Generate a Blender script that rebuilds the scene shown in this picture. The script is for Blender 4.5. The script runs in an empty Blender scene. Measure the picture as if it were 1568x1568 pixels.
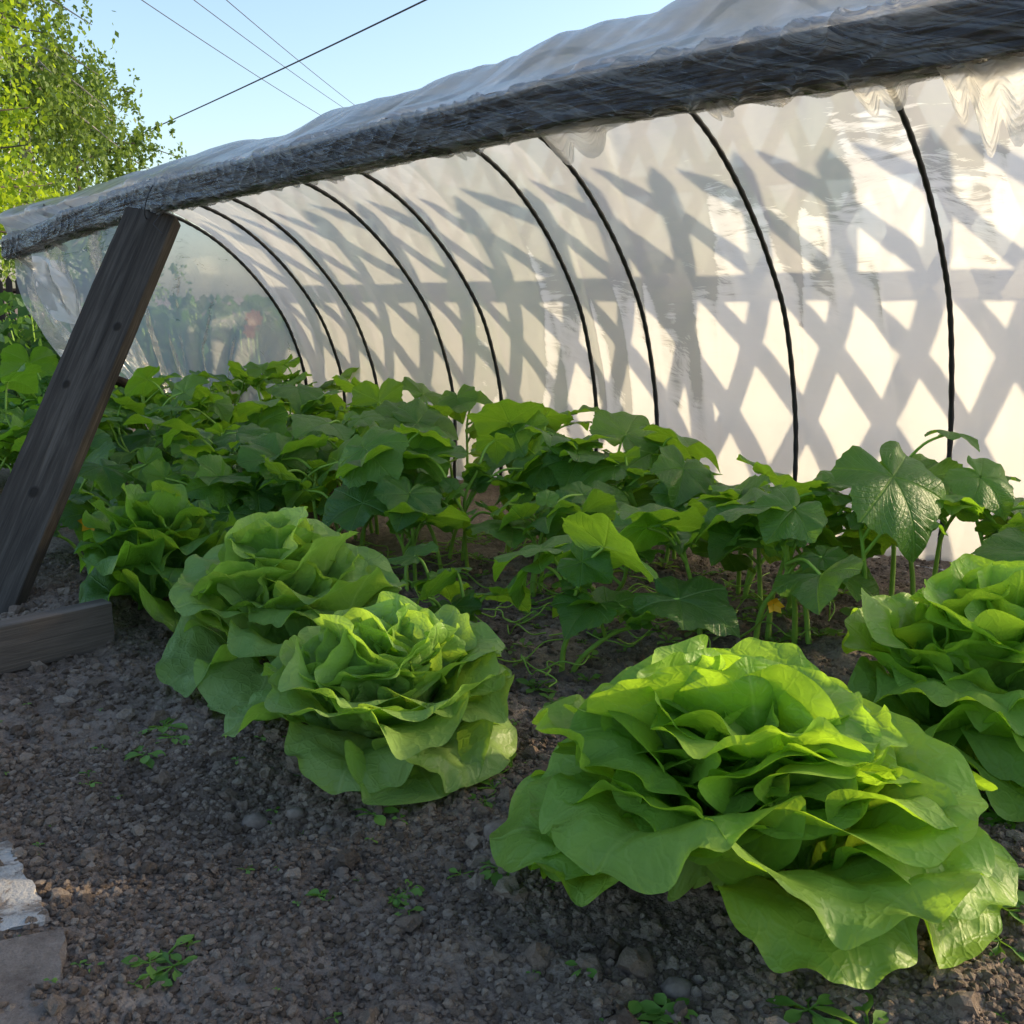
import bpy, math, numpy as np
from mathutils import Vector
rng=np.random.default_rng(7)
scene=bpy.context.scene
scene.view_settings.view_transform='Standard'
try: scene.view_settings.look='None'
except Exception: pass
scene.view_settings.exposure=0
# ---------------------------------------------------------------- noise
TAB=np.random.default_rng(3).random((256,256))
def vnoise(x,y):
    x=np.asarray(x,float); y=np.asarray(y,float)
    xi=np.floor(x).astype(int); yi=np.floor(y).astype(int)
    fx=x-xi; fy=y-yi; fx=fx*fx*(3-2*fx); fy=fy*fy*(3-2*fy)
    a=TAB[xi%256,yi%256]; b=TAB[(xi+1)%256,yi%256]; c=TAB[xi%256,(yi+1)%256]; d=TAB[(xi+1)%256,(yi+1)%256]
    return (a*(1-fx)+b*fx)*(1-fy)+(c*(1-fx)+d*fx)*fy
def fbm(x,y,o=4):
    s=0;a=.5
    for i in range(o):
        s=s+a*(vnoise(x+i*17.3,y+i*9.1)-.5); x=x*2.03; y=y*2.03; a*=.5
    return s
def sstep(x,a,b):
    t=np.clip((x-a)/(b-a),0,1); return t*t*(3-2*t)
D=np.array([-.72,.694]); NN=np.array([.694,.72])
def W(s,n,z):
    s=np.asarray(s,float); n=np.asarray(n,float); z=np.asarray(z,float)+0*s
    return np.stack([s*D[0]+n*NN[0], s*D[1]+n*NN[1], z],-1)
def H(x,y):
    x=np.asarray(x,float); y=np.asarray(y,float)
    n=x*NN[0]+y*NN[1]
    far=1-sstep(np.hypot(x,y-1.5),3,8)
    bed=.02*sstep(n+.12*fbm(x*3,y*3,2),.45,.75)
    h=bed+.05*fbm(x*4,y*4,3)+.026*fbm(x*14,y*14,3)*(.6+sstep(n,.2,.6))+.016*np.abs(fbm(x*55,y*55,3))+.008*np.abs(fbm(x*110+7,y*110,2))
    return h*far-.012
# ---------------------------------------------------------------- mesh builder
class MB:
    def __init__(s): s.v=[];s.q=[];s.t=[];s.qm=[];s.tm=[];s.uv=[];s.r=[];s.n=0
    def add(s,v,q=None,t=None,uv=None,r=0.,m=0):
        v=np.asarray(v,float).reshape(-1,3); k=len(v)
        s.v.append(v)
        s.uv.append(np.zeros((k,2)) if uv is None else np.asarray(uv,float).reshape(-1,2))
        s.r.append(np.full(k,r) if np.isscalar(r) else np.asarray(r,float))
        if q is not None and len(q): q=np.asarray(q); s.q.append(q+s.n); s.qm.append(np.full(len(q),m))
        if t is not None and len(t): t=np.asarray(t); s.t.append(t+s.n); s.tm.append(np.full(len(t),m))
        s.n+=k
    def build(s,name,mats,smooth=True):
        v=np.concatenate(s.v); uv=np.concatenate(s.uv); r=np.concatenate(s.r)
        q=np.concatenate(s.q) if s.q else np.zeros((0,4),int); t=np.concatenate(s.t) if s.t else np.zeros((0,3),int)
        me=bpy.data.meshes.new(name)
        me.vertices.add(len(v)); me.vertices.foreach_set('co',v.astype(np.float32).ravel())
        lv=np.concatenate([q.ravel(),t.ravel()]).astype(np.int32)
        me.loops.add(len(lv)); me.loops.foreach_set('vertex_index',lv)
        tot=np.concatenate([np.full(len(q),4),np.full(len(t),3)]).astype(np.int32)
        st=np.concatenate([[0],np.cumsum(tot)[:-1]]).astype(np.int32)
        me.polygons.add(len(tot)); me.polygons.foreach_set('loop_start',st); me.polygons.foreach_set('loop_total',tot)
        mi=np.concatenate((s.qm if s.qm else [np.zeros(0)])+(s.tm if s.tm else [])).astype(np.int32)
        me.polygons.foreach_set('material_index',mi)
        me.polygons.foreach_set('use_smooth',np.full(len(tot),smooth))
        ul=me.uv_layers.new(name='UVMap'); ul.data.foreach_set('uv',uv[lv].astype(np.float32).ravel())
        at=me.attributes.new('rnd','FLOAT','POINT'); at.data.foreach_set('value',r.astype(np.float32))
        me.update(calc_edges=True); me.validate()
        for m in mats: me.materials.append(m)
        o=bpy.data.objects.new(name,me); scene.collection.objects.link(o); return o
def gridq(a,b,wrap=False):
    i=np.arange(a-1)[:,None]; j=np.arange(b if wrap else b-1)[None,:]; j2=(j+1)%b
    return np.stack([i*b+j,(i+1)*b+j,(i+1)*b+j2,i*b+j2],-1).reshape(-1,4)
def tube(mb,P,R,k=8,m=0,r=0.,cap=True):
    P=np.asarray(P,float); n=len(P); R=np.broadcast_to(np.asarray(R,float),(n,))
    T=np.gradient(P,axis=0); T/=np.linalg.norm(T,axis=1)[:,None]+1e-9
    ref=np.array([.123,.05,1.]) if abs(T[:,2]).mean()<.8 else np.array([1.,.1,.05])
    A=np.cross(T,ref); A/=np.linalg.norm(A,axis=1)[:,None]; B=np.cross(T,A)
    th=np.arange(k)*2*np.pi/k
    V=P[:,None]+R[:,None,None]*(A[:,None]*np.cos(th)[None,:,None]+B[:,None]*np.sin(th)[None,:,None])
    L=np.concatenate([[0],np.cumsum(np.linalg.norm(np.diff(P,axis=0),axis=1))])
    uv=np.stack([np.repeat(L,k),np.tile(th/6.283,n)],-1)
    mb.add(V,gridq(n,k,True),uv=uv,r=r,m=m)
    if cap:
        c=np.vstack([V[0],V[-1],P[0][None],P[-1][None]])
        t=[[2*k,(j+1)%k,j] for j in range(k)]+[[2*k+1,k+j,k+(j+1)%k] for j in range(k)]
        mb.add(c,t=t,r=r,m=m)
def catmull(P,m=12):
    P=np.asarray(P,float); P=np.vstack([2*P[0]-P[1],P,2*P[-1]-P[-2]]); o=[]
    for i in range(1,len(P)-2):
        t=np.linspace(0,1,m,endpoint=False)[:,None]
        o.append(.5*((2*P[i])+(-P[i-1]+P[i+1])*t+(2*P[i-1]-5*P[i]+4*P[i+1]-P[i+2])*t*t+(-P[i-1]+3*P[i]-3*P[i+1]+P[i+2])*t**3))
    o.append(P[-2][None]); return np.vstack(o)
# ---------------------------------------------------------------- node helpers
class NT:
    def __init__(s,name):
        s.m=bpy.data.materials.new(name); s.m.use_nodes=True; s.t=s.m.node_tree; s.t.nodes.clear()
        s.out=s.t.nodes.new('ShaderNodeOutputMaterial')
    def n(s,typ,**k):
        nd=s.t.nodes.new(typ)
        for a,b in k.items():
            if a.startswith('i_'): s.set(nd,a[2:].replace('_',' '),b)
            else: setattr(nd,a,b)
        return nd
    def set(s,nd,key,b):
        sock=nd.inputs[int(key)] if key.isdigit() else nd.inputs[key]
        if isinstance(b,bpy.types.NodeSocket): s.t.links.new(b,sock)
        else:
            if hasattr(b,'__len__') and len(b)==3 and sock.type=='RGBA': b=(*b,1)
            sock.default_value=b
    def math(s,op,a,b=0.,c=None):
        nd=s.n('ShaderNodeMath',operation=op); s.set(nd,'0',a); s.set(nd,'1',b)
        if c is not None: s.set(nd,'2',c)
        return nd.outputs[0]
    def mix(s,f,a,b,bt='MIX'):
        nd=s.n('ShaderNodeMix',data_type='RGBA',blend_type=bt); s.set(nd,'0',f); s.set(nd,'6',a); s.set(nd,'7',b); return nd.outputs[2]
    def ramp(s,f,pts):
        nd=s.n('ShaderNodeValToRGB'); s.set(nd,'0',f); e=nd.color_ramp.elements
        while len(e)<len(pts): e.new(.5)
        for x,(p,c) in zip(e,pts):
            x.position=p; x.color=(*c,1) if hasattr(c,'__len__') else (c,c,c,1)
        return nd.outputs[0]
    def noise(s,vec,scale,detail=4,rough=.55,dist=0.):
        nd=s.n('ShaderNodeTexNoise'); 
        if vec is not None: s.set(nd,'Vector',vec)
        nd.inputs['Scale'].default_value=scale; nd.inputs['Detail'].default_value=detail; nd.inputs['Roughness'].default_value=rough; nd.inputs['Distortion'].default_value=dist
        return nd.outputs[0]
    def mapv(s,vec,sc,rot=(0,0,0)):
        nd=s.n('ShaderNodeMapping'); s.set(nd,'Vector',vec); nd.inputs['Scale'].default_value=sc; nd.inputs['Rotation'].default_value=rot; return nd.outputs[0]
    def bump(s,h,st,dist=.01):
        nd=s.n('ShaderNodeBump'); s.set(nd,'Height',h); nd.inputs['Strength'].default_value=st; nd.inputs['Distance'].default_value=dist; return nd.outputs[0]
    def ms(s,f,a,b):
        nd=s.n('ShaderNodeMixShader'); s.set(nd,'0',f); s.t.links.new(a,nd.inputs[1]); s.t.links.new(b,nd.inputs[2]); return nd.outputs[0]
    def done(s,sh): s.t.links.new(sh,s.out.inputs['Surface']); return s.m
    def principled(s,col,rough,normal=None,spec=.5,**k):
        p=s.n('ShaderNodeBsdfPrincipled'); s.set(p,'Base Color',col); s.set(p,'Roughness',rough); s.set(p,'Specular IOR Level',spec)
        if normal is not None: s.set(p,'Normal',normal)
        return p.outputs[0]
def simple(name,c1,c2,scale,rough=.8,bs=.4,bd=.004,spec=.3):
    t=NT(name); co=t.n('ShaderNodeTexCoord').outputs['Object']
    n=t.noise(co,scale,6,.6); col=t.ramp(n,[(.3,c1),(.7,c2)])
    return t.done(t.principled(col,rough,t.bump(n,bs,bd),spec))
def leafmat(name,dark,light,pale,trans,tf,rough,veins,vs=1.,palebase=.6,spec=.5):
    t=NT(name); tc=t.n('ShaderNodeTexCoord'); uv=tc.outputs['UV']; ob=tc.outputs['Object']
    rnd=t.n('ShaderNodeAttribute',attribute_name='rnd').outputs['Fac']
    sx=t.n('ShaderNodeSeparateXYZ'); t.set(sx,'0',uv); X=t.math('ABSOLUTE',t.math('SUBTRACT',sx.outputs[0],.5)); Y=sx.outputs[1]
    n1=t.noise(ob,28,4,.6); n2=t.noise(ob,120,3,.6)
    f=t.math('ADD',t.math('MULTIPLY',n1,.7),t.math('MULTIPLY',rnd,.5)); 
    col=t.ramp(f,[(.3,dark),(.85,light)])
    if veins=='lettuce':
        wv=t.math('ADD',X,t.math('MULTIPLY',t.math('SUBTRACT',n1,.5),.16))
        mid=t.math('SUBTRACT',1,t.math('MINIMUM',t.math('MULTIPLY',X,t.math('ADD',22,t.math('MULTIPLY',Y,40))),1.))
        ph=t.math('FRACT',t.math('ADD',t.math('SUBTRACT',t.math('MULTIPLY',Y,5.0),t.math('MULTIPLY',wv,5.)),t.math('MULTIPLY',rnd,3.)))
        side=t.math('SUBTRACT',1,t.math('MINIMUM',t.math('MULTIPLY',t.math('ABSOLUTE',t.math('SUBTRACT',ph,.5)),14),1.))
        v=t.math('MAXIMUM',mid,t.math('MULTIPLY',side,.4))
        vor=t.n('ShaderNodeTexVoronoi',feature='DISTANCE_TO_EDGE'); t.set(vor,'Vector',uv); vor.inputs['Scale'].default_value=13
        cell=t.math('MINIMUM',t.math('MULTIPLY',vor.outputs['Distance'],7),1.)
        v=t.math('MAXIMUM',v,t.math('MULTIPLY',t.math('SUBTRACT',1,cell),.13))
        base=t.math('MULTIPLY',t.math('POWER',t.math('SUBTRACT',1,t.math('MINIMUM',Y,1.)),3.),palebase)
        hgt=t.math('ADD',t.math('MULTIPLY',cell,.22),t.math('ADD',t.math('MULTIPLY',v,-.6),t.math('MULTIPLY',n1,2.2)))
        bmp=t.bump(hgt,.38,.004)
    else:
        ax=t.math('SUBTRACT',sx.outputs[0],.5); ay=t.math('SUBTRACT',Y,.5)
        ang=t.math('ABSOLUTE',t.math('ARCTAN2',ax,ay)); rad=t.math('SQRT',t.math('ADD',t.math('MULTIPLY',ax,ax),t.math('MULTIPLY',ay,ay)))
        k=t.math('ABSOLUTE',t.math('SUBTRACT',t.math('FRACT',t.math('ADD',t.math('DIVIDE',ang,1.05),.5)),.5))
        main=t.math('SUBTRACT',1,t.math('MINIMUM',t.math('MULTIPLY',t.math('MULTIPLY',k,rad),95),1.))
        ph=t.math('FRACT',t.math('SUBTRACT',t.math('MULTIPLY',rad,16),t.math('MULTIPLY',k,7)))
        side=t.math('SUBTRACT',1,t.math('MINIMUM',t.math('MULTIPLY',t.math('ABSOLUTE',t.math('SUBTRACT',ph,.5)),9),1.))
        v=t.math('MAXIMUM',main,t.math('MULTIPLY',side,.35))
        base=0.0
        hgt=t.math('ADD',t.math('MULTIPLY',v,-1.),t.math('MULTIPLY',n2,1.4))
        bmp=t.bump(hgt,.6,.003)
    col=t.mix(t.math('MULTIPLY',v,vs),col,pale)
    if veins=='lettuce': col=t.mix(base,col,pale)
    geo=t.n('ShaderNodeNewGeometry')
    col2=t.mix(t.math('MULTIPLY',geo.outputs['Backfacing'],.3),col,pale)
    p=t.principled(col2,t.math('ADD',rough-.1,t.math('MULTIPLY',n2,.25)),bmp,spec)
    tr=t.n('ShaderNodeBsdfTranslucent'); t.set(tr,'Color',t.mix(.65,t.mix(1.,col,(2.,2.,1.),'MULTIPLY'),trans)); t.set(tr,'Normal',bmp)
    return t.done(t.ms(tf,p,tr.outputs[0]))
M_let=leafmat('lettuce_leaf',(.10,.24,.022),(.25,.43,.045),(.40,.56,.13),(.50,.74,.03),.46,.42,'lettuce',.35,spec=.38)
M_let2=leafmat('butterhead_leaf',(.11,.25,.04),(.27,.43,.085),(.42,.54,.21),(.46,.68,.05),.44,.40,'lettuce',.35,spec=.38)
M_cuc=leafmat('cucumber_leaf',(.040,.125,.022),(.115,.25,.036),(.18,.33,.07),(.40,.68,.02),.45,.38,'palm',.5,spec=.5)
def smallleaf(name,a,b,tr,f=.4):
    t=NT(name); rnd=t.n('ShaderNodeAttribute',attribute_name='rnd').outputs['Fac']
    col=t.ramp(rnd,[(0,a),(1,b)]); p=t.principled(col,.5,None,.3); x=t.n('ShaderNodeBsdfTranslucent'); t.set(x,'Color',tr)
    return t.done(t.ms(f,p,x.outputs[0]))
M_tree=smallleaf('birch_leaves',(.07,.15,.015),(.22,.34,.02),(.45,.62,.03),.45)
M_tree2=smallleaf('willow_leaves',(.05,.10,.025),(.12,.20,.04),(.25,.38,.05),.4)
M_shrub=smallleaf('shrub_leaves',(.02,.06,.015),(.05,.11,.025),(.14,.3,.03),.35)
M_weed=smallleaf('weed_leaves',(.10,.22,.04),(.20,.36,.07),(.32,.52,.05),.4)
M_stem=simple('green_stem',(.20,.36,.04),(.32,.50,.08),40,.5,.3,.002)
M_bark=simple('bark',(.05,.04,.03),(.16,.14,.12),9,.9,.6,.02)
M_birch=simple('birch_bark',(.12,.11,.10),(.5,.48,.44),6,.8,.5,.01)
M_yel=simple('yellow_petal',(.80,.38,.01),(.88,.5,.02),30,.5,.2,.002)
M_ora=simple('glow_standin_petal',(.80,.16,.01),(.90,.24,.01),30,.5,.2,.002)
M_pipe=simple('black_pipe',(.008,.008,.009),(.02,.02,.022),60,.42,.3,.001,.5)
M_wire=simple('wire',(.03,.03,.035),(.06,.06,.065),5,.6,.1,.001)
M_stone=simple('stone',(.11,.085,.07),(.25,.20,.165),60,.9,.8,.004)
def woodmat(name,a,b,c,knots=[],sc=(3,55,1)):
    t=NT(name); uv=t.n('ShaderNodeTexCoord').outputs['UV']
    g=t.noise(t.mapv(uv,sc),1.,8,.65,.8); g2=t.noise(t.mapv(uv,(sc[0]*4,sc[1]*5,1)),1.,5,.6); g3=t.noise(t.mapv(uv,(5,5,1)),1.,3)
    f=t.math('ADD',t.math('MULTIPLY',g,.7),t.math('MULTIPLY',g2,.3)); col=t.ramp(f,[(.34,a),(.5,b),(.68,c)])
    col=t.mix(t.math('MULTIPLY',g3,.5),col,a)
    h=f
    for (u,v,r) in knots:
        d=t.n('ShaderNodeVectorMath',operation='DISTANCE'); t.set(d,'0',t.mapv(uv,(1,1.3,0))); t.set(d,'1',(u,v*1.3,0))
        kf=t.math('SUBTRACT',1,t.math('MINIMUM',t.math('DIVIDE',d.outputs['Value'],r),1.)); kf=t.math('MINIMUM',t.math('MULTIPLY',kf,2.5),1.)
        col=t.mix(t.math('MULTIPLY',kf,.8),col,(a[0]*.5,a[1]*.45,a[2]*.4)); h=t.math('SUBTRACT',h,t.math('MULTIPLY',kf,.4))
    return t.done(t.principled(col,.85,t.bump(h,.8,.004),.25))
M_post=woodmat('weathered_wood',(.026,.021,.017),(.072,.060,.050),(.155,.133,.112),[(.3,.06,.014),(.52,.035,.011),(.66,.085,.012)])
M_beamw=woodmat('beam_wood',(.014,.009,.007),(.04,.028,.02),(.12,.085,.06),sc=(14,70,1))
M_lath=woodmat('lath_wood',(.12,.09,.06),(.25,.19,.13),(.36,.29,.2),sc=(2,80,1))
M_fence=woodmat('dark_picket',(.015,.013,.012),(.04,.034,.03),(.07,.06,.05))
M_wboard=woodmat('grey_board',(.07,.055,.045),(.15,.12,.098),(.26,.21,.175))
# soil
t=NT('soil'); co=t.n('ShaderNodeTexCoord').outputs['Object']
a=t.noise(co,5,5,.6); b=t.noise(co,70,6,.7); c=t.noise(co,320,4,.7)
vo=t.n('ShaderNodeTexVoronoi'); t.set(vo,'Vector',co); vo.inputs['Scale'].default_value=130
f=t.math('ADD',t.math('MULTIPLY',a,.45),t.math('ADD',t.math('MULTIPLY',b,.4),t.math('MULTIPLY',c,.2)))
col=t.ramp(f,[(.36,(.10,.071,.052)),(.52,(.25,.188,.145)),(.68,(.42,.335,.27))])
hh=t.math('ADD',t.math('MULTIPLY',b,1.),t.math('ADD',t.math('MULTIPLY',c,.5),t.math('MULTIPLY',vo.outputs['Distance'],-.5)))
M_soil=t.done(t.principled(col,.95,t.bump(hh,1.,.009),.12))
t=NT('soil_clod'); co=t.n('ShaderNodeTexCoord').outputs['Object']; rnd=t.n('ShaderNodeAttribute',attribute_name='rnd').outputs['Fac']
b=t.noise(co,260,6,.75); f=t.math('ADD',t.math('MULTIPLY',b,.55),t.math('MULTIPLY',rnd,.45))
col=t.ramp(f,[(.2,(.11,.078,.057)),(.55,(.28,.212,.163)),(.85,(.48,.39,.315))])
M_clod=t.done(t.principled(col,.95,t.bump(b,1.,.007),.1))
# film
def filmmat(name,transp,tcol,dcol,fold,mask=None,fine=.35,gr=.2):
    t=NT(name); tc=t.n('ShaderNodeTexCoord'); uv=tc.outputs['UV']
    n1=t.noise(t.mapv(uv,(3,6,1),(0,0,.5)),1.,3,.5,.6); n2=t.noise(t.mapv(uv,(10,30,1),(0,0,-.4)),1.,4,.5,.8); n3=t.noise(uv,3,3)
    h=t.math('ADD',n1,t.math('MULTIPLY',n2,fine)); bm=t.bump(h,fold,.03)
    tr=t.n('ShaderNodeBsdfTranslucent'); t.set(tr,'Color',tcol); t.set(tr,'Normal',bm)
    df=t.n('ShaderNodeBsdfDiffuse'); t.set(df,'Color',dcol); t.set(df,'Normal',bm)
    gl=t.n('ShaderNodeBsdfGlossy'); t.set(gl,'Color',(.9,.9,.9)); t.set(gl,'Roughness',gr); t.set(gl,'Normal',bm)
    tp=t.n('ShaderNodeBsdfTransparent'); t.set(tp,'Color',(.95,.95,.95))
    s=t.ms(.22,tr.outputs[0],df.outputs[0])
    tf=t.math('ADD',transp-.07,t.math('MULTIPLY',n3,.14))
    if mask=='top':
        sx=t.n('ShaderNodeSeparateXYZ'); t.set(sx,'0',uv)
        cb=t.n('ShaderNodeCombineXYZ'); t.set(cb,'0',t.math('ADD',t.math('MULTIPLY',sx.outputs[0],24),t.math('MULTIPLY',sx.outputs[1],14.))); t.set(cb,'1',t.math('MULTIPLY',sx.outputs[1],3.)); t.set(cb,'2',t.math('MULTIPLY',sx.outputs[0],1.5))
        n4=t.noise(cb.outputs[0],1.,5,.6,.7)
        top=t.math('MULTIPLY',t.math('SUBTRACT',t.math('SINE',t.math('MULTIPLY',sx.outputs[1],6.2832)),.5),3.); top=t.math('MINIMUM',t.math('MAXIMUM',top,0.),1.)
        streak=t.ramp(n4,[(.47,0.),(.56,.55),(.60,.10),(.67,.65),(.72,.08)])
        tf=t.math('SUBTRACT',t.math('SUBTRACT',.95,t.math('MULTIPLY',top,.70)),t.math('MULTIPLY',streak,t.math('SUBTRACT',1.,t.math('MULTIPLY',top,.7))))
    s=t.ms(tf,s,tp.outputs[0])
    lw=t.n('ShaderNodeFresnel'); t.set(lw,'Normal',bm); lw.inputs['IOR'].default_value=1.45
    s=t.ms(t.math('MINIMUM',t.math('MULTIPLY',lw.outputs[0],.8),.5),s,gl.outputs[0])
    return t.done(s)
M_film=filmmat('polyethylene_film',.13,(.83,.83,.82),(.42,.49,.58),.26,None,.14,.22)
M_filmend=filmmat('thin_film',.46,(.74,.74,.72),(.5,.54,.58),.5)
M_wrap=filmmat('wrapped_film',.5,(.88,.85,.80),(.78,.79,.80),.9,'top')
# ---------------------------------------------------------------- ground
def axis(lo,hi,step,far):
    core=np.arange(lo,hi,step); o=[];x=hi;st=step
    while x<far: o.append(x); st*=1.16; x+=st
    o2=[];x=lo;st=step
    while x>-far: st*=1.16; x-=st; o2.append(x)
    return np.concatenate([o2[::-1],core,o])
gx=axis(-1.0,1.15,.005,400); gy=axis(.46,2.0,.005,400)
GX,GY=np.meshgrid(gx,gy,indexing='ij'); GZ=H(GX,GY)
mb=MB(); mb.add(np.stack([GX,GY,GZ],-1),gridq(len(gx),len(gy))[:,::-1]); ground=mb.build('ground',[M_soil])
# clods
def ico(sub):
    import bmesh
    bm=bmesh.new(); bmesh.ops.create_icosphere(bm,subdivisions=sub,radius=1); v=np.array([x.co[:] for x in bm.verts]); f=np.array([[y.index for y in x.verts] for x in bm.faces]); bm.free(); return v,f
I1,F1=ico(1); I2,F2=ico(2)
def rocks(mb,n,xr,yr,smin,smax,base,pw=3.,m=0,cond=None,jit=.3):
    V,F=base; x=rng.uniform(*xr,n); y=rng.uniform(*yr,n)
    if cond is not None:
        k=cond(x,y); x=x[k]; y=y[k]; n=len(x)
    sz=smin+(smax-smin)*rng.random(n)**pw
    J=V[None]*(1+rng.uniform(-jit,jit,(n,len(V),1)))*(rng.uniform(.65,1.25,(n,1,3)))*sz[:,None,None]
    an=rng.uniform(0,6.28,n); c,s_=np.cos(an),np.sin(an)
    X=J[...,0]*c[:,None]-J[...,1]*s_[:,None]; Y=J[...,0]*s_[:,None]+J[...,1]*c[:,None]
    P=np.stack([X+x[:,None],Y+y[:,None],J[...,2]*.8+(H(x,y)+sz*.25)[:,None]],-1)
    T=(F[None]+np.arange(n)[:,None,None]*len(V)).reshape(-1,3)
    mb.add(P,t=T,r=np.repeat(rng.random(n),len(V)),m=m)
mb=MB()
rocks(mb,45000,(-.7,.75),(.5,1.2),.0012,.0052,(I1,F1),2.2,jit=.36)
rocks(mb,16000,(-1.1,1.1),(1.1,2.1),.0015,.006,(I1,F1),2.)
pat=lambda x,y: fbm(x*5,y*5,3)>-.03
rocks(mb,6500,(-.7,.8),(.55,1.4),.003,.0085,(I2,F2),3.,cond=pat,jit=.34)
bedc=lambda x,y: (x*NN[0]+y*NN[1]+.1*fbm(x*9,y*9,2)>.5)&(x*NN[0]+y*NN[1]<1.3)
rocks(mb,2400,(-.9,.9),(.55,1.9),.004,.013,(I2,F2),3.,cond=bedc,jit=.36)
mb.build('soil_clods',[M_clod],False)
for i,(x,y,r) in enumerate([(-.285,1.03,.014),(-.24,1.03,.009),(-.01,.95,.018),(.135,.73,.012),(-.2,1.0,.007)]):
    mb=MB(); v=I2*(1+rng.uniform(-.12,.12,(len(I2),1)))*np.array([1.1,.9,.75])*r; mb.add(v+np.array([x,y,float(H(x,y))+r*.3]),t=F2); mb.build('garden_stone',[M_stone])
# ---------------------------------------------------------------- lettuce
def lettuce(name,cx,cy,R,hgt,N,mat,seed,ruffle=1.,heart=True,res=24,az0=0):
    rg=np.random.default_rng(seed); mb=MB()
    g=np.linspace(-1,1,res); A,B=np.meshgrid(g,g,indexing='ij')
    X=A*np.sqrt(1-B*B/2); Y=B*np.sqrt(1-A*A/2); rho=np.clip(np.hypot(X,Y),0,1.1); th=np.arctan2(X,Y); q=gridq(res,res)
    z0=float(H(cx,cy))
    for i in range(N):
        f=i/(N-1.)            # 0 outer .. 1 inner
        az=az0+i*2.39996+rg.normal(0,.30)
        if heart:
            L=R*(.95-.26*f)*rg.uniform(.86,1.12); p0=math.radians(58-54*f+rg.normal(0,7)); p1=math.radians(104-140*f**.85+rg.normal(0,14)); Wd=L*(.54+.16*rg.random())
            roll=rg.normal(0,.2); jit=.010; r0=R*.24*(1-f)**.8; zb_=R*.28*f
        else:
            L=R*(.96-.24*f)*rg.uniform(.78,1.16); p0=math.radians(52-48*f+rg.normal(0,10)); p1=math.radians(104-92*f+rg.normal(0,24)); Wd=L*(.46+.20*rg.random())
            roll=rg.normal(0,.34); jit=.018; r0=R*.32*(1-f)**.8; zb_=R*.36*f
        if i<N*.16: p0=math.radians(82+rg.normal(0,9)); p1=math.radians(108+rg.normal(0,12)); L*=rg.uniform(.8,1.05); zb_=R*.10
        ph=rg.uniform(0,6.28,6)
        lob=1+.03*np.sin(3*th+ph[0])+.06*np.abs(np.sin(4.5*th+ph[1]))+.018*np.sin(13*th+ph[2])
        x=X*lob; y=(Y*lob+1)/2
        ws=.42+.58*sstep(y,-.05,.5)
        yy=np.clip(y,0,1.2)
        uu=np.linspace(0,1.2,60); phi=p0+(p1-p0)*uu**1.6; r_=np.concatenate([[0],np.cumsum(np.sin(phi[:-1])*np.diff(uu))])*L; z_=np.concatenate([[0],np.cumsum(np.cos(phi[:-1])*np.diff(uu))])*L
        mr=np.interp(yy,uu,r_); mz=np.interp(yy,uu,z_); mp=np.interp(yy,uu,phi)
        F=int(rg.integers(2,5))
        edge=rho**2.6
        tx=x*Wd*ws
        cup=(.50+.20*f)*(1-1.15*sstep(y,.45,1.)*(1-.7*f))
        off=Wd*cup*(x*ws)**2
        off=off+ruffle*Wd*edge*(.11*np.sin(F*th+ph[3])+.075*np.sin((F*2+1)*th+ph[4])*rho**2+.03*np.sin((F*4+1)*th+ph[5])*rho**4)
        off=off+Wd*.26*(fbm(X*1.6+i*3.1,Y*1.6+seed,2))+.14*Wd*fbm(X*4.5+i,Y*4.5,2)
        off=off-Wd*.05*np.exp(-(X*6)**2)
        off=off-Wd*(.26 if not heart else .16)*sstep(rho,.60,1.)*(.05+rg.random())
        side=Wd*.14*np.sin(2.5*yy+ph[0])*yy
        tt=tx*(1-.06*edge*np.sin(F*th+ph[3]))+side
        rl=roll*yy; tt,off=tt*np.cos(rl)-off*np.sin(rl),tt*np.sin(rl)+off*np.cos(rl)
        rr=r0+mr-np.cos(mp)*off; zz=zb_+mz+np.sin(mp)*off
        c,s_=math.cos(az),math.sin(az); jx,jy=rg.normal(0,jit,2)*(.4+.6*f)
        px=cx+jx+rr*c-tt*s_; py=cy+jy+rr*s_+tt*c; pz=z0+.010+zz*hgt
        pz=np.where(pz<z0+.006,z0+.006-.15*(z0+.006-pz),pz)
        mb.add(np.stack([px,py,pz],-1),q,uv=np.stack([x/2+.5,y],-1),r=float(np.clip(rg.normal(.25+.5*f,.26),0,1)))
    return mb.build(name,[mat])
lettuce('lettuce',.215,.860,.183,.92,66,M_let,12,1.05,False,32,.5)
lettuce('butterhead_lettuce',-.155,1.150,.162,.98,48,M_let2,5,.85,True,30,1.)
lettuce('lettuce',-.325,1.42,.162,1.22,50,M_let2,21,1.,False,24,2.)
lettuce('lettuce',.56,1.13,.175,1.12,52,M_let,33,1.05,False,26,.2)
lettuce('lettuce',-.60,1.72,.14,1.3,40,M_cuc,35,1.2,False,20,.2)
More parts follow.
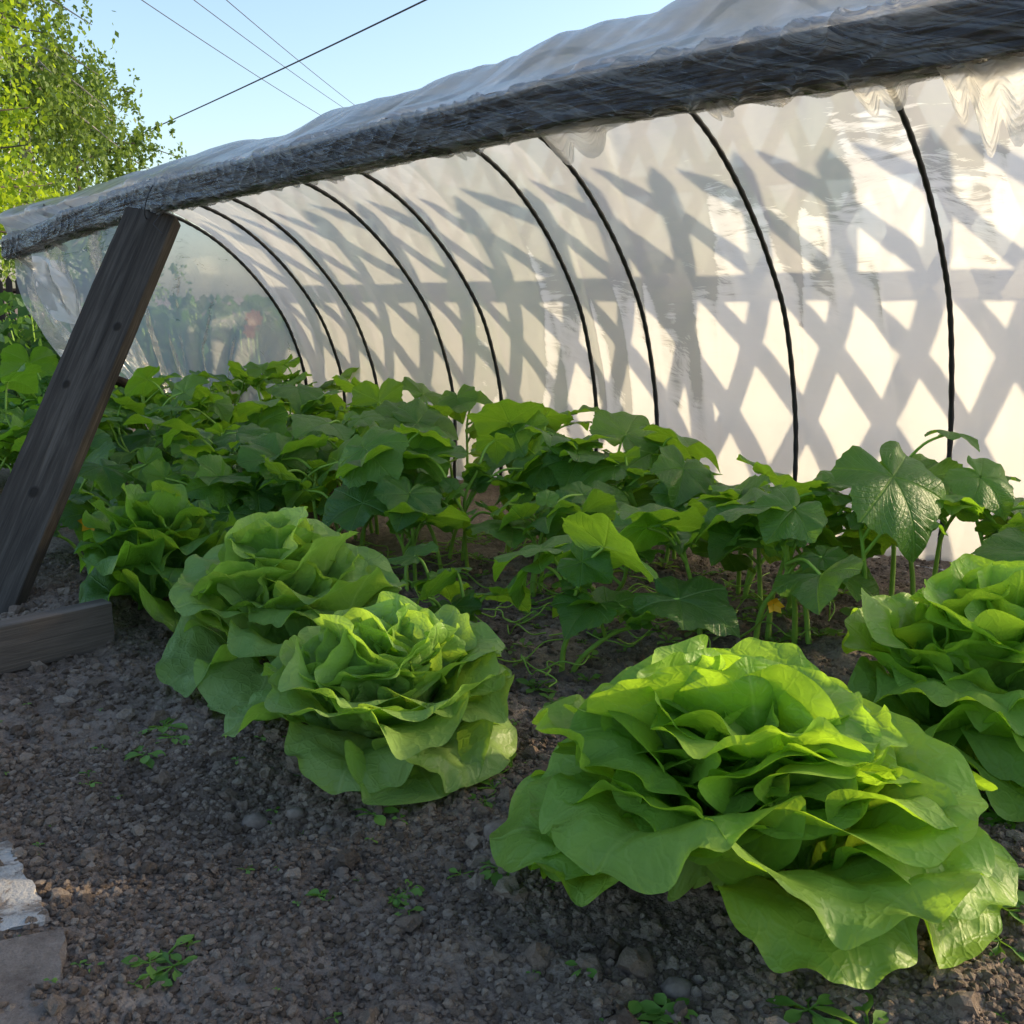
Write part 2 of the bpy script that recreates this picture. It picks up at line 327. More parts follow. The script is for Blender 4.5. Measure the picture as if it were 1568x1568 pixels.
# ---------------------------------------------------------------- cucumber plants
AT=np.radians([0,14,32,48,62,76,92,106,120,136,152,168,180]); AR=np.array([1.0,.90,.78,.80,.88,.80,.72,.74,.78,.70,.64,.45,.16])
def cleaf(mb,pos,az,pitch,roll,size,rg,m=0,nr=8,nt=65):
    th=np.linspace(-np.pi,np.pi,nt); Rr=np.interp(np.abs(th),AT,AR)*(1+.022*np.sin(31*th)+.03*rg.normal()*np.sin(3*th))
    ro=np.linspace(0,1,nr)**.85
    RO,TH=np.meshgrid(ro,th,indexing='ij'); RRr=RO*Rr[None]
    x=RRr*np.sin(TH); y=RRr*np.cos(TH)
    k=np.abs(((np.abs(TH)/1.05+.5)%1)-.5)*2
    ph=rg.uniform(0,6.28,3)
    z=.10*k*RO*(1-.3*RO)+rg.uniform(.02,.38)*np.abs(x)-rg.uniform(.1,.45)*RRr**2-.25*np.clip(y,0,1)**3*rg.random()+.05*RO**2*np.sin(5*TH+ph[0])+.035*RO**3*np.sin(11*TH+ph[1])+.08*fbm(x*3+ph[2]*9,y*3,2)
    P=np.stack([x,y,z],-1)*size
    cr,sr=math.cos(roll),math.sin(roll); P=np.stack([P[...,0]*cr+P[...,2]*sr,P[...,1],-P[...,0]*sr+P[...,2]*cr],-1)
    cp,sp=math.cos(pitch),math.sin(pitch); P=np.stack([P[...,0],P[...,1]*cp-P[...,2]*sp,P[...,1]*sp+P[...,2]*cp],-1)
    c,s_=math.cos(az),math.sin(az); P=np.stack([P[...,0]*c-P[...,1]*s_,P[...,0]*s_+P[...,1]*c,P[...,2]],-1)+pos
    mb.add(P,gridq(nr,nt)[:,::-1],uv=np.stack([x/2+.5,y/2+.5],-1),r=rg.random()*.9,m=m)
def cucumber(s,n,hmax,nl,size,seed,spread=.13,flower=False,fmin=.5,zmin=.09):
    rg=np.random.default_rng(seed); mb=MB(); p=W(s,n,0.); x0,y0=p[0],p[1]; z0=float(H(x0,y0))
    tips=[]
    ns=max(2,nl//3)
    for j in range(ns):
        a=rg.uniform(0,6.28); b=np.array([x0+rg.normal(0,.025),y0+rg.normal(0,.025),z0-.01]); d=np.array([math.cos(a),math.sin(a),0])*rg.uniform(.02,.08); hh=hmax*rg.uniform(.6,.95)
        P=catmull([b,b+d*.3+[0,0,hh*.4],b+d*.9+[rg.normal(0,.01),rg.normal(0,.01),hh*.75],b+d*1.4+[0,0,hh]],5); tube(mb,P,np.linspace(.0048,.0028,len(P)),6,1)
        tips.append(P)
    for i in range(nl):
        P=tips[i%ns]; f=rg.uniform(fmin,1.) if i>=ns else 1.; b=P[min(len(P)-1,int(f*(len(P)-1)))]
        a=i*2.4+rg.normal(0,.5); rr=rg.uniform(.35,1.)*spread*(1.2-.5*f)
        top=np.array([b[0]+math.cos(a)*rr,b[1]+math.sin(a)*rr,max(z0+min(zmin,hmax*.7),b[2]+rg.uniform(.01,.08)*(1 if f>.5 else .8))])
        mid=(b+top)/2+np.array([0,0,.015])
        Q=catmull([b,mid,top],5); tube(mb,Q,np.linspace(.0032,.0022,len(Q)),5,1,cap=False)
        cleaf(mb,top,a-math.pi/2+rg.normal(0,.5),rg.normal(-.15,.42),rg.normal(0,.40),size*rg.uniform(.5,1.2),rg)
    for P in tips:
        for k in range(3): cleaf(mb,P[-1]+rg.normal(0,.008,3)+[0,0,.012],rg.uniform(0,6.28),rg.uniform(.3,1.1),rg.normal(0,.3),size*rg.uniform(.2,.38),rg,nr=5,nt=33)
    if flower:
        c=np.array([x0+.03,y0-.09,z0+rg.uniform(.07,.1)]) if flower is True else np.array(flower)
        sz=.8 if flower is True else 1.2
        tube(mb,catmull([[x0,y0,z0],[(x0+c[0])/2,(y0+c[1])/2,c[2]*.4+z0*.6],c],5),.002,5,1)
        for k in range(5):
            a=k*1.2566+rg.random()*.4; d=np.array([math.cos(a),-.7,math.sin(a)])*sz; e=np.array([-math.sin(a),0,math.cos(a)])*sz
            mb.add([c,c+d*.008+e*.008,c+d*.017+[0,-.003,0],c+d*.008-e*.008],q=[[0,1,2,3]],m=2)
    return mb.build('cucumber_plant',[M_cuc,M_stem,M_yel])
pl=[(.93,1.06,.15,8,.082,.10),(1.10,1.02,.11,6,.065,.09),(.80,1.34,.20,10,.088,.14),(.68,1.42,.21,10,.095,.14),(.66,1.68,.27,10,.102,.15),(.52,1.66,.26,10,.104,.15),
 (.95,1.60,.23,10,.096,.14),(1.17,1.68,.23,10,.094,.14),(1.36,1.50,.24,11,.096,.14),(1.33,1.72,.25,10,.10,.14),(1.50,1.36,.25,12,.098,.15),(1.55,1.66,.28,10,.102,.14),
 (1.64,1.14,.20,10,.088,.14),(1.76,1.06,.21,10,.094,.14),(1.80,1.42,.26,11,.102,.15),(1.87,1.18,.22,10,.098,.14),(2.0,.97,.17,9,.09,.13),(1.68,1.26,.23,10,.094,.14),(2.20,.93,.10,4,.06,.06),(.42,1.5,.2,9,.096,.13),(.84,1.52,.22,10,.094,.13),(1.97,.84,.12,6,.07,.09),
 (1.22,1.34,.19,9,.086,.13),(1.42,1.20,.19,9,.084,.13),(1.06,1.36,.17,8,.08,.12)]
for i,(s,n,h,nl,sz,sp) in enumerate(pl): cucumber(s,n,h,nl,sz,100+i,sp,True if i in (2,) else ((-.850,2.0,.105) if i==18 else False))
r2=np.random.default_rng(77); k=0
for s in np.arange(2.05,3.3,.2):
    for n in np.arange(1.0,1.95,.21):
        cucumber(s+r2.normal(0,.05),n+r2.normal(0,.05),r2.uniform(.12,.32),9,.094,200+k,.14,k in (1,),.35,.06); k+=1
# ---------------------------------------------------------------- weeds
def weed(mb,x,y,sc,rg,nl=6,hh=.6):
    z=float(H(x,y))+.003
    for i in range(nl):
        a=i*2.4+rg.uniform(0,1); l=sc*rg.uniform(.6,1.1); up=rg.uniform(.15,.9)*hh
        d=np.array([math.cos(a),math.sin(a),up]); d/=np.linalg.norm(d); e=np.array([-math.sin(a),math.cos(a),rg.normal(0,.3)]); b=np.array([x,y,z])
        u=np.array([.0,.3,.5,.7,.88,1.]); w=np.array([.03,.05,.24,.28,.16,.0])*l*.7
        mid=b+d*(u*l)[:,None]-np.array([0,0,1.])*(u**2*l*.35)[:,None]
        V=np.stack([mid-e*w[:,None],mid+np.array([0,0,-.05*l]),mid+e*w[:,None]],1)
        mb.add(V,gridq(6,3),uv=None,r=rg.random())
mb=MB(); rg=np.random.default_rng(5)
spots=[(-.45,1.225,.04),(-.455,1.17,.04),(-.43,1.20,.035),(-.176,.857,.02),(-.11,.862,.024),(-.10,.87,.018),(-.095,.835,.02),(-.012,.897,.03),(-.30,.785,.03),(-.29,.77,.03),(-.31,.77,.025),(-.30,.75,.022),(.105,.695,.036),(.125,.70,.028),(.09,.685,.03),(.25,.68,.045),(.27,.67,.045),(.23,.69,.04),(.43,.80,.04),(.45,.84,.045),(.41,.76,.04),(.50,.98,.055),(.52,.96,.05),(-.05,.9,.02),
 (-.15,1.0,.03),(-.03,1.02,.03),(.44,.92,.04),(.06,.75,.02),(-.02,1.05,.04),(.0,1.1,.04)]
for x,y,sc in spots: weed(mb,x,y,sc,rg,int(rg.integers(5,9)))
for i in range(120):
    x,y=rg.uniform(-.75,.6),rg.uniform(.58,1.35); weed(mb,x,y,rg.uniform(.006,.016),rg,4)
for i in range(200):
    p=W(rg.uniform(.7,1.7),rg.uniform(.95,1.7),0); weed(mb,p[0],p[1],rg.uniform(.012,.040),rg,6,1.2)
mb.build('weed_seedlings',[M_weed])
mb=MB()
for i in range(60):
    p=W(rg.uniform(.75,1.6),rg.uniform(1.0,1.6),0)[:2]; P=[]
    a=rg.uniform(0,6.28)
    for k in range(5): P.append([p[0],p[1],float(H(p[0],p[1]))+.01+.03*rg.random()]); a+=rg.normal(0,.6); p=p+np.array([math.cos(a),math.sin(a)])*.03
    tube(mb,catmull(P,4),.0013,4)
mb.build('trailing_vines',[M_stem])
# made-up flowers beyond the tunnel end, standing in for an orange glow
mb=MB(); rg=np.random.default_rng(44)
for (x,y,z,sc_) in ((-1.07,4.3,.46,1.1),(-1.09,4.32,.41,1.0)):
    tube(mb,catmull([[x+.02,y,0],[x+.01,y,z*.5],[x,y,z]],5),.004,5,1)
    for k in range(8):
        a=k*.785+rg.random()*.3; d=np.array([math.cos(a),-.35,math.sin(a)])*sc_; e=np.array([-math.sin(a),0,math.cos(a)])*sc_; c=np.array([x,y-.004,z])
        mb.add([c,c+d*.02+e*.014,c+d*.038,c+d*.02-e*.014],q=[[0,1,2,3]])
mb.build('glow_standin_flower',[M_ora,M_stem])
# ---------------------------------------------------------------- tunnel
def nb(s): return .898+.099*(s-.394)
def zb(s): return np.interp(s,[-.3,.4,.8,1.2,1.6,2.,2.5,3.15],[.750,.755,.765,.764,.756,.744,.720,.682])
def zsc(s): return np.interp(s,[0,.9,1.54,2.06,2.76,3.1],[1.03,1.01,.955,.925,.875,.86])
def profile(s):
    b=nb(s); z=zb(s); k=zsc(s)
    pts=[(2.06,.0),(2.11,.02),(2.115,.25),(2.06,.49*k),(1.985,.63*k),(1.875,.765*k),(1.745,.875*k),(1.6,.945*k),(1.44,.975*k),(1.27,.94*k+.01),(1.12,.5*(.87*k+z+.085)),(b+.03,z+.045),(b-.005,z+.030)]
    return catmull(np.array(pts),8)
arches=[.42,.80,1.133,1.493,1.698,2.083,2.283,2.619,2.798,3.03]
S=np.linspace(.30,3.06,480); rows=[]
for s in S:
    pr=profile(s)
    da=min(abs(s-a) for a in arches); sag=.010*min(1,da/.12)**1.3
    T=np.gradient(pr,axis=0); T/=np.linalg.norm(T,axis=1)[:,None]; No=np.stack([-T[:,1],T[:,0]],-1)
    q=np.linspace(0,1,len(pr)); en=np.sin(np.pi*np.clip(q,0,1))**.5
    d=(sag-.005)*en+.020*fbm(s*3+q*2,q*6,3)*en+.012*fbm(s*11+q*9,q*5-s*3,3)*en*(.7+2.2*(q>.62))
    d+=.006*(1-np.abs(np.sin(s*16+q*7+4*fbm(s*2,q*3,2))))**4*vnoise(s*5,q*4)*en   # tension creases
    d+=.008*sstep(q,.78,.95)*np.sin(s*90+9*np.sin(s*9))*(vnoise(s*8,3.))
    pr=pr+No*d[:,None]
    rows.append(W(s,pr[:,0],pr[:,1]))
V=np.array(rows); q=np.linspace(0,1,V.shape[1])*1.9
film=MB(); film.add(V,gridq(*V.shape[:2]),uv=np.stack([np.repeat(S,len(q)),np.tile(q,len(S))],-1))
tunnel=bpy.data.objects.new('polytunnel',None); scene.collection.objects.link(tunnel)
o=film.build('film_cover',[M_film]); o.parent=tunnel
mb=MB()
for a in arches:
    pr=profile(a)[8:-9]; s2=a+.02*np.sin(np.linspace(0,3,len(pr))+a*5)
    T=np.gradient(pr,axis=0); T/=np.linalg.norm(T,axis=1)[:,None]; No=np.stack([-T[:,1],T[:,0]],-1)
    pp=pr+No*.018
    P=W(s2,pp[:,0],pp[:,1]); P[0,2]-=.05
    P=catmull(P,3); k=np.arange(len(P)); tube(mb,P,.0055*(1+.10*np.sin(k*1.3)),8)
o=mb.build('arch_pipes',[M_pipe]); o.parent=tunnel
# end closure
arc=profile(3.05)[8:]; Tc=W(3.05,arc[:,0],arc[:,1])[::-1]; nT0=len(Tc); 
f=np.linspace(0,1,240); Tc=np.stack([np.interp(f,np.linspace(0,1,nT0),Tc[:,i]) for i in range(3)],-1); nT=240
Bc=catmull([[-1.30,2.98,.37],[-1.24,3.25,.29],[-1.16,3.58,.17],[-1.0,3.68,.05],[-.80,3.66,0.]],20); fb=np.linspace(0,1,len(Bc)); Bc=np.stack([np.interp(f**.8,fb,Bc[:,i]) for i in range(3)],-1)
M_=50; vv=np.linspace(0,1,M_)
V=Tc[:,None]*(1-vv)[None,:,None]+Bc[:,None]*vv[None,:,None]
out=np.array([-.75,.45,0.])
amp=np.sin(np.pi*vv)[None,:]*.10+.014*np.sin(f[:,None]*70+9*fbm(f[:,None]*5,vv[None]*1.5,2)+4*np.sin(vv[None]*2))*(.15+vv[None])*np.sin(np.pi*f)[:,None]**.5+.05*fbm(f[:,None]*18+0*vv[None],vv[None]*2+f[:,None]*3,3)*(.3+vv[None])
V=V+amp[...,None]*out
mb=MB(); mb.add(V,gridq(nT,M_),uv=np.stack([np.repeat(f*2,M_),np.tile(vv*.4,nT)],-1)); o=mb.build('film_end',[M_filmend]); o.parent=tunnel
mb=MB(); tube(mb,catmull([[-1.30,2.98,.365],[-1.25,3.25,.285],[-1.165,3.58,.165],[-1.1,3.7,.02]],6),.016,8); o=mb.build('end_rod',[M_beamw]); o.parent=tunnel
be=W(3.12,nb(3.1),0)[:2]
g=np.linspace(0,1,60); A,B=np.meshgrid(g,g,indexing='ij')
V=np.stack([be[0]+.02+.05*A+B*(.10)+.03*fbm(A*6,B*3,3),be[1]-.02+.22*A+.04*np.sin(A*16+B*3)*(.4+B)+.1*fbm(A*5+4,B*4,3),.672-.30*B*(.55+.45*A)-.02*A+.05*fbm(A*5,B*2+7,2)*B],-1)
mb=MB(); mb.add(V,gridq(60,60),uv=np.stack([A*.5,B*.5],-1)); o=mb.build('film_drape',[M_film]); o.parent=tunnel
# beam
def bpath(s): return W(s,nb(s)+.006*np.sin(s*2.1),zb(s)+.003*np.sin(s*3.3))
sb=np.linspace(-.25,3.14,60)
def boxtube(mb,P,hw,hh,m=0):
    P=np.asarray(P); T=np.gradient(P,axis=0); T/=np.linalg.norm(T,axis=1)[:,None]; A=np.cross(T,[0,0,1.]); A/=np.linalg.norm(A,axis=1)[:,None]; B=np.cross(A,T)
    b=.12; cs=np.array([(1,1-b),(1-b,1),(-1+b,1),(-1,1-b),(-1,-1+b),(-1+b,-1),(1-b,-1),(1,-1+b)])
    V=P[:,None]+A[:,None]*(cs[:,0]*hw)[None,:,None]+B[:,None]*(cs[:,1]*hh)[None,:,None]
    L=np.concatenate([[0],np.cumsum(np.linalg.norm(np.diff(P,axis=0),axis=1))]); pv=np.array([0,.01,.09,.1,.15,.16,.24,.25])*(hw/.05)
    mb.add(V,gridq(len(P),8,True),uv=np.stack([np.repeat(L,8),np.tile(pv,len(P))],-1),m=m)
    for e,r in ((0,1),(-1,-1)):
        c=np.vstack([V[e],P[e][None]]); t=[[8,(j+1)%8,j][::r] for j in range(8)]; mb.add(c,t=t,uv=np.tile([[.1,.1]],(9,1)),m=m)
mb=MB(); boxtube(mb,np.array([bpath(s) for s in sb]),.0225,.0235); o=mb.build('ridge_beam',[M_beamw],False); o.parent=tunnel
sw=np.linspace(-.25,3.17,2000); k=72; th=np.arange(k)*2*np.pi/k
P=np.array([bpath(s) for s in sw]); T=np.gradient(P,axis=0); T/=np.linalg.norm(T,axis=1)[:,None]; A=np.cross(T,[0,0,1.]); A/=np.linalg.norm(A,axis=1)[:,None]; B=np.cross(A,T)
ct,st=np.cos(th),np.sin(th); sq=1/np.maximum(np.abs(ct)**7+np.abs(st)**7,1e-6)**(1/7)
SS,TH=np.meshgrid(sw,th,indexing='ij')
CT=np.cos(TH); ST=np.sin(TH)
rid=lambda fr,sl,o: (1-np.abs(np.sin(SS*fr+(TH*sl)+5*fbm(SS*3+o,ST+o,2))))**3*np.clip(vnoise(SS*9+o*3,CT*1.7+o)-.3,0,1)*2.
w=.0055*rid(34,1.3,2)+.0055*rid(57,-1.7,9)+.0034*rid(110,2.6,15)+.006*np.clip(fbm(SS*7,ST*1.3+20,3),0,1)+.0070*sstep(ST,.5,1.)*(.6+vnoise(SS*5,ST+2))+.016*sstep(-ST,.80,1.)*np.clip(fbm(SS*16,ST+31,3),0,1)
rad=.0243*sq[None]+w
fe=sstep(SS,3.13,3.17); rad=rad*(1-.45*fe)
V=P[:,None]+A[:,None]*(rad*ct[None])[...,None]+B[:,None]*(rad*st[None])[...,None]
mb=MB(); mb.add(V,gridq(len(sw),k,True),uv=np.stack([SS,TH/(2*np.pi)],-1)); o=mb.build('film_wrap',[M_wrap]); o.parent=tunnel
for (s0,wd,dr) in ((.80,.14,.034),(.42,.07,.022),(.31,.08,.060),(.34,.06,.035),(1.35,.06,.012),(.60,.04,.010),(1.02,.05,.012),(2.05,.08,.014),(2.7,.06,.02)):
    A_,B_=np.meshgrid(np.linspace(0,1,30),np.linspace(0,1,12),indexing='ij')
    sx=s0+(A_-.5)*wd; c=W(sx,nb(sx)-.012+.025*B_+.010*np.sin(A_*17+B_*2)*B_,zb(sx)-.022-dr*B_*(np.sin(np.pi*A_**1.4)**.7)*(1+.25*np.sin(A_*19))+.002*np.sin(A_*14))
    mb=MB(); mb.add(c,gridq(30,12),uv=np.stack([A_*.4,B_*.3],-1)); o=mb.build('film_flap',[M_filmend]); o.parent=tunnel
# ---------------------------------------------------------------- post
def plank(name,p0,p1,wax,w,th_,mat,bend=0):
    p0=np.array(p0,float);p1=np.array(p1,float); ax=p1-p0; ax/=np.linalg.norm(ax); wx=np.array(wax,float); wx-=ax*wx.dot(ax); wx/=np.linalg.norm(wx); tx=np.cross(ax,wx)
    n=60; u=np.linspace(0,1,n); L=np.linalg.norm(p1-p0)
    cs=np.array([(-1,-.8),(-.97,-1),(-.5,-1),(0,-1),(.5,-1),(.97,-1),(1,-.8),(1,.8),(.97,1),(.5,1),(0,1),(-.5,1),(-.97,1),(-1,.8)]); kk=len(cs)
    pv=np.concatenate([[0],np.cumsum(np.linalg.norm(np.diff(cs*np.array([w/2,th_/2]),axis=0),axis=1))])
    U,K=np.meshgrid(u,np.arange(kk),indexing='ij')
    off=1+.035*(vnoise(U*9,K*1.7)-.5)+.02*(vnoise(U*40,K*2.7)-.5)+bend*(vnoise(U*14,K*.9+3)-.5)
    V=p0+ax*(U*L)[...,None]+wx*(cs[:,0][None]*w/2*off)[...,None]+tx*(cs[:,1][None]*th_/2*(1+.5*(off-1)))[...,None]
    V[-1]+=ax*(rng.normal(0,.002+.02*bend,(kk,1)))
    mb=MB(); mb.add(V,gridq(n,kk,True),uv=np.stack([U*L,np.tile(pv,(n,1))],-1))
    for e in (0,-1):
        c=np.vstack([V[e],V[e].mean(0)[None]]); mb.add(c,t=[[kk,(j+1)%kk,j] if e==0 else [kk,j,(j+1)%kk] for j in range(kk)],uv=np.vstack([cs*.05,[[0,0]]])+.3)
    return mb.build(name,[mat],False)
plank('wooden_post',(-.955,1.70,-.06),(-.735,2.165,.712),(1,-.12,-.2),.108,.034,M_post)
plank('bed_edging_board',(-.655,1.575,.032),(-1.45,.75,.03),(0,0,1),.075,.035,M_wboard)
mb=MB(); P=[]
for a in np.linspace(0,2*np.pi*1.2,30): P.append([-.742+.012*math.cos(a)+.004*a,2.14+.045*math.sin(a)*.9,.742+.038*math.cos(a)])
tube(mb,P,.0012,5); tube(mb,[[-.70,2.10,.71],[-.712,2.09,.69],[-.695,2.088,.672]],.001,5); mb.build('tie_wire',[M_wire])
t=NT('whitewashed_concrete'); co=t.n('ShaderNodeTexCoord').outputs['Object']; n=t.noise(co,22,6,.7,.5); n2=t.noise(co,150,5,.7)
col=t.ramp(n,[(.40,(.20,.16,.13)),(.48,(.50,.47,.43)),(.7,(.64,.61,.57))]); M_conc=t.done(t.principled(t.mix(t.math('MULTIPLY',n2,.5),col,(.27,.22,.18)),.9,t.bump(t.math('ADD',n,n2),.8,.006),.2))
t=NT('old_concrete'); co=t.n('ShaderNodeTexCoord').outputs['Object']; n=t.noise(co,14,6,.7,.4); n2=t.noise(co,190,5,.75)
col=t.ramp(t.math('ADD',t.math('MULTIPLY',n,.6),t.math('MULTIPLY',n2,.4)),[(.38,(.14,.105,.085)),(.55,(.25,.20,.165)),(.7,(.36,.30,.26))]); M_conc2=t.done(t.principled(col,.93,t.bump(t.math('ADD',n,n2),.8,.006),.15))
hk=float(np.mean(H(np.linspace(-.52,-.44,9),np.linspace(.90,.80,9)))); hp=float(np.mean(H(np.linspace(-.44,-.37,9),np.linspace(.76,.64,9))))
plank('concrete_kerb',(-.575,.93,hk-.016),(-.472,.795,hk-.016),(1,.7,0),.125,.045,M_conc,.12)
plank('concrete_paver',(-.462,.787,hp-.017),(-.372,.56,hp-.017),(1,.4,0),.135,.045,M_conc2,.10)
# ---------------------------------------------------------------- lattice fence behind
mb=MB(); s0,s1=-.75,4.2; nf=2.9; hT=1.24; sl=1.9; p=.185
def lath(a,b,w,th_,n_):
    a=np.array(a,float); b=np.array(b,float)
    d=b-a; L=np.linalg.norm(d); d/=L; e=np.array([-d[1],d[0]])
    cs=[(-w/2,-th_/2),(w/2,-th_/2),(w/2,th_/2),(-w/2,th_/2)]
    V=[];uv=[]
    for q_ in (0,1):
        for i,(x,y) in enumerate(cs):
            pp=a+d*L*q_+e*x; V.append(W(pp[0],n_+y,pp[1])); uv.append([L*q_,x+y])
    tip=a+d*(L+.05)
    V+= [W(tip[0],n_-th_/2,tip[1]),W(tip[0],n_+th_/2,tip[1])]; uv+=[[L,0],[L,0]]
    q=[[0,1,5,4],[1,2,6,5],[2,3,7,6],[3,0,4,7],[3,2,1,0],[5,6,9,8],[7,4,8,9]]
    mb.add(V,q=q,t=[[4,5,8],[6,7,9]],uv=uv)
x=s0
while x<s1:
    ww=.044+rng.uniform(-.005,.007)
    lath((x+rng.normal(0,.006),.04),(x+(hT-.09)/sl,hT-.05+rng.normal(0,.008)),ww,.012,nf)
    lath((x+rng.normal(0,.006),.04),(x-(hT-.09)/sl,hT-.05+rng.normal(0,.008)),ww,.012,nf+.015)
    x+=p
for z,w_ in ((.92,.06),(.28,.05)):
    lath((s0-.3,z),(s1,z),w_,.03,nf+.045)
s=s0
while s<s1+.1:
    P=[W(s,nf+.10,-.2),W(s,nf+.10,1.1)]; tube(mb,np.array(P),.035,8); s+=1.6
mb.build('lattice_fence',[M_lath],False)
# ---------------------------------------------------------------- trees and shrubs
def leaves(mb,C,size,rg,droop=0):
    n=len(C); a=rg.normal(0,1,(n,3)); a[:,2]-=droop; a/=np.linalg.norm(a,axis=1)[:,None]; b=np.cross(a,rg.normal(0,1,(n,3))); b/=np.linalg.norm(b,axis=1)[:,None]
    s=size*rg.uniform(.6,1.3,(n,1)); V=np.stack([C-a*s,C+b*s*.62-a*s*.1,C+a*s,C-b*s*.62-a*s*.1],1)
    mb.add(V,np.arange(4*n).reshape(n,4),r=np.repeat(np.clip(rg.normal(.5,.28,n),0,1),4))
def tree(name,base,Ht,cr,zlo,nb_,nleaf,size,mats,seed,droop=0.,hang=0.,tr=.14):
    rg=np.random.default_rng(seed); mb=MB(); base=np.array(base,float)
    tz=np.linspace(0,1,12); TP=base+np.stack([.25*np.sin(tz*3+seed),.2*np.sin(tz*2.3+1),tz*Ht],-1); TP[0,2]-=.2; tube(mb,TP,np.linspace(tr,.02,12),9,1)
    C=[]
    for i in range(nb_):
        f=rg.uniform(zlo,.97); j=f*11; b=TP[int(j)]*(1-(j%1))+TP[min(11,int(j)+1)]*(j%1)
        a=i*2.4+rg.normal(0,.4); env=cr*math.sin(math.pi*min(1,.22+.76*((f-zlo)/(1-zlo))))**.6*rg.uniform(.55,1.12)
        e=b+np.array([math.cos(a)*env,math.sin(a)*env,env*rg.uniform(.15,.6)-hang*env*.8])
        P=catmull([b,b*.55+e*.45+[0,0,env*.18],e],6); tube(mb,P,np.linspace(.035*(1-f)+.015,.006,len(P)),5,1,cap=False)
        nc=5
        for kq in range(nc):
            u=rg.uniform(.3,1.); c=P[int(u*(len(P)-1))]+rg.normal(0,.16*cr*.5,3)
            m=max(4,int(nleaf/nb_/nc*rg.uniform(.4,1.6))); sp=rg.uniform(.09,.2)*cr*.75
            q_=c+rg.normal(0,1,(m,3))*[sp,sp,sp*.7]
            if hang>0:
                st_=rg.integers(0,7,m); cc=c+rg.normal(0,sp,(7,3)); ln=rg.uniform(.4,1.1,7)*hang*1.3; u2=rg.random(m)
                q_=cc[st_]+rg.normal(0,.035,(m,3))-np.stack([0*u2,0*u2,u2*ln[st_]],-1)
            C.append(q_)
    C=np.concatenate(C); leaves(mb,C,size,rg,droop)
    return mb.build(name,mats,False)
tree('bright_green_tree',(-7.1,11.6,0),6.2,2.25,.06,90,66000,.043,[M_tree,M_bark],3,.5)
tree('birch_tree',(-7.4,15.8,0),9.,1.75,.18,60,26000,.042,[M_tree2,M_birch],8,1.2,.8,.12)
tree('birch_tree',(-8.0,20,0),4.6,2.2,.12,40,20000,.05,[M_tree2,M_bark],9,.6,.3,.12)
rg=np.random.default_rng(15); mb=MB(); C=[]
for i in range(330):
    x=rg.uniform(-5.5,-.3); y=rg.uniform(4.9,7.3)+.25*abs(x+2); h=rg.uniform(.2,.52)
    b=np.array([x,y,0.]); e=b+[rg.normal(0,.08),rg.normal(0,.08),h]; tube(mb,np.array([b,(b+e)/2+[.02,0,0],e]),[.006,.005,.003],4,1,cap=False)
    m=36; C.append(b+np.stack([rg.normal(0,.14,m),rg.normal(0,.14,m),h*(1.08-rg.random(m)**1.5*.95)],-1))
leaves(mb,np.concatenate(C),.040,rg,.2); mb.build('shrub_row',[M_shrub,M_stem],False)
rg=np.random.default_rng(19); mb=MB(); C=[]
for i in range(260):
    a=math.radians(rg.uniform(-62,-32)); d=rg.uniform(38,48); h=rg.uniform(1.5,4.2); c=np.array([math.sin(a)*d,math.cos(a)*d,h*.5])
    m=60; C.append(c+rg.normal(0,1,(m,3))*[1.,1.,h*.28])
leaves(mb,np.concatenate(C),.17,rg); mb.build('distant_trees',[M_tree2],False)
mb=MB()
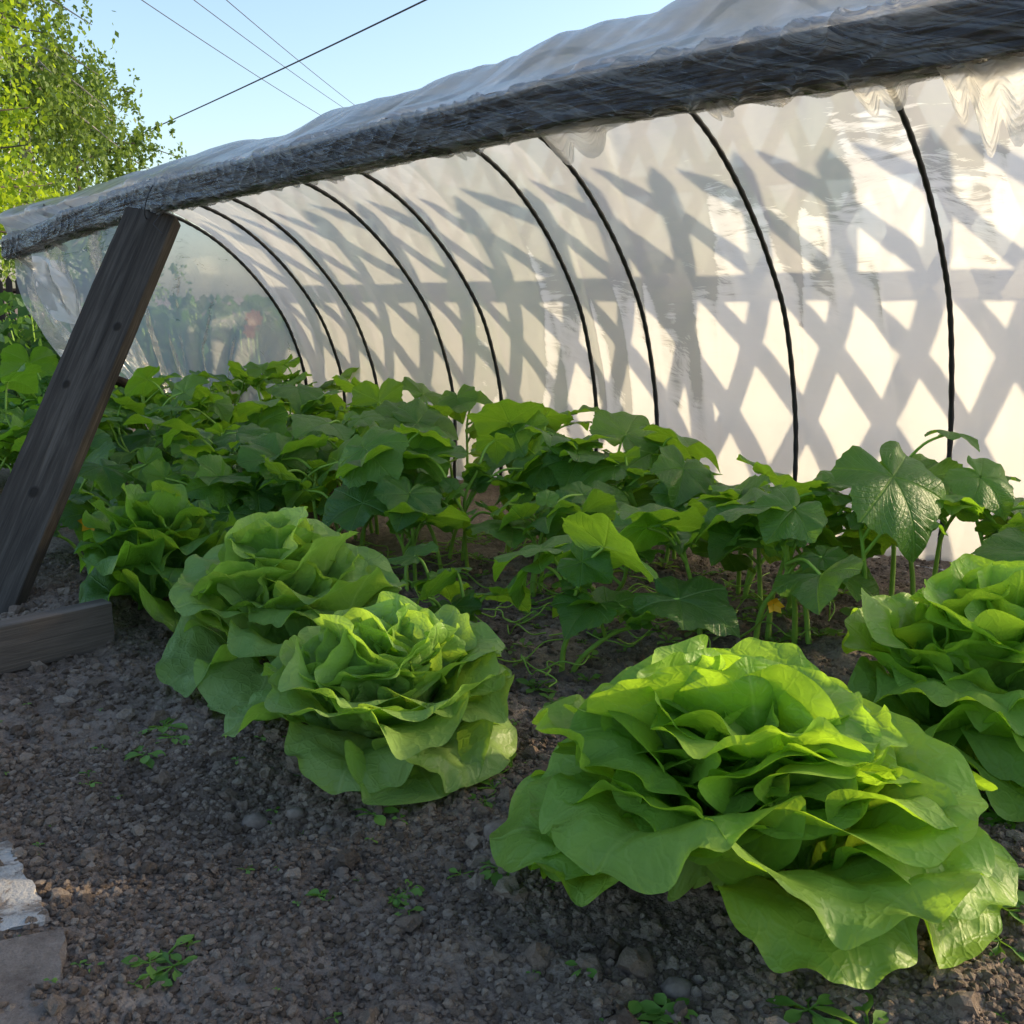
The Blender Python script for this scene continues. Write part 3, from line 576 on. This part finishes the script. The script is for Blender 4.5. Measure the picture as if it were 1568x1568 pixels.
for i in range(38):
    x=-7.2+i*.085; y=9.6+.02*i; h=.74+rng.normal(0,.015); w=.03
    V=[[x-w,y,0],[x+w,y,0],[x+w,y,h-.05],[x,y,h],[x-w,y,h-.05]]; V=V+[[a,b+.015,c] for a,b,c in V]
    mb.add(V,q=[[0,1,2,4],[6,5,9,7],[1,6,7,2],[5,0,4,9],[2,7,8,3],[3,8,9,4]],t=[[4,2,3],[9,8,7]],uv=[[v[2],v[0]] for v in V])
for z in (.25,.6):
    tube(mb,np.array([[-7.3,9.63,z],[-4.0,10.4,z]]),.025,4)
mb.build('picket_fence',[M_fence],False)
# wires
def wire(a,b,r,sag=.25):
    a=np.array(a,float);b=np.array(b,float); d=b-a; A_=a-d*.6; B_=b+d*.35; u=np.linspace(0,1,40)[:,None]; P=A_*(1-u)+B_*u; P[:,2]-=sag*4*(u*(1-u))[:,0]-sag*.9
    tube(wm,P,r,5)
wm=MB()
wire((-12.8,36.9,6.0),(-1.53,20.7,6.0),.018,.15)
wire((-6.8,42,7.07),(-7.4,21.7,6.25),.010); wire((-6,42.4,7.4),(-6.36,21.7,6.25),.009); wire((-5.5,42.4,7.4),(-5.71,21.7,6.25),.009)
wm.build('power_line',[M_wire])
# ---------------------------------------------------------------- light / world / camera
az,el=math.radians(75),math.radians(18)
sd=Vector((math.sin(az)*math.cos(el),math.cos(az)*math.cos(el),math.sin(el)))
L=bpy.data.lights.new('sun','SUN'); L.energy=5.; L.angle=math.radians(.53); L.color=(1,.80,.50)
lo=bpy.data.objects.new('sun',L); scene.collection.objects.link(lo); lo.rotation_euler=sd.to_track_quat('Z','Y').to_euler()
w=bpy.data.worlds.new('World'); scene.world=w; w.use_nodes=True; nt=w.node_tree; bg=nt.nodes['Background']
sk=nt.nodes.new('ShaderNodeTexSky'); sk.sky_type='NISHITA'; sk.sun_disc=False; sk.sun_elevation=el; sk.sun_rotation=az; sk.air_density=1.; sk.dust_density=2.0; sk.ozone_density=1.5
nt.links.new(sk.outputs[0],bg.inputs[0]); bg.inputs[1].default_value=.34
cam=bpy.data.cameras.new('camera'); co=bpy.data.objects.new('camera',cam); scene.collection.objects.link(co); co.location=(0,0,.55); co.rotation_euler=(math.radians(78),0,0); cam.lens=35.7; cam.sensor_width=36; cam.clip_start=.02; cam.clip_end=1500
scene.camera=co
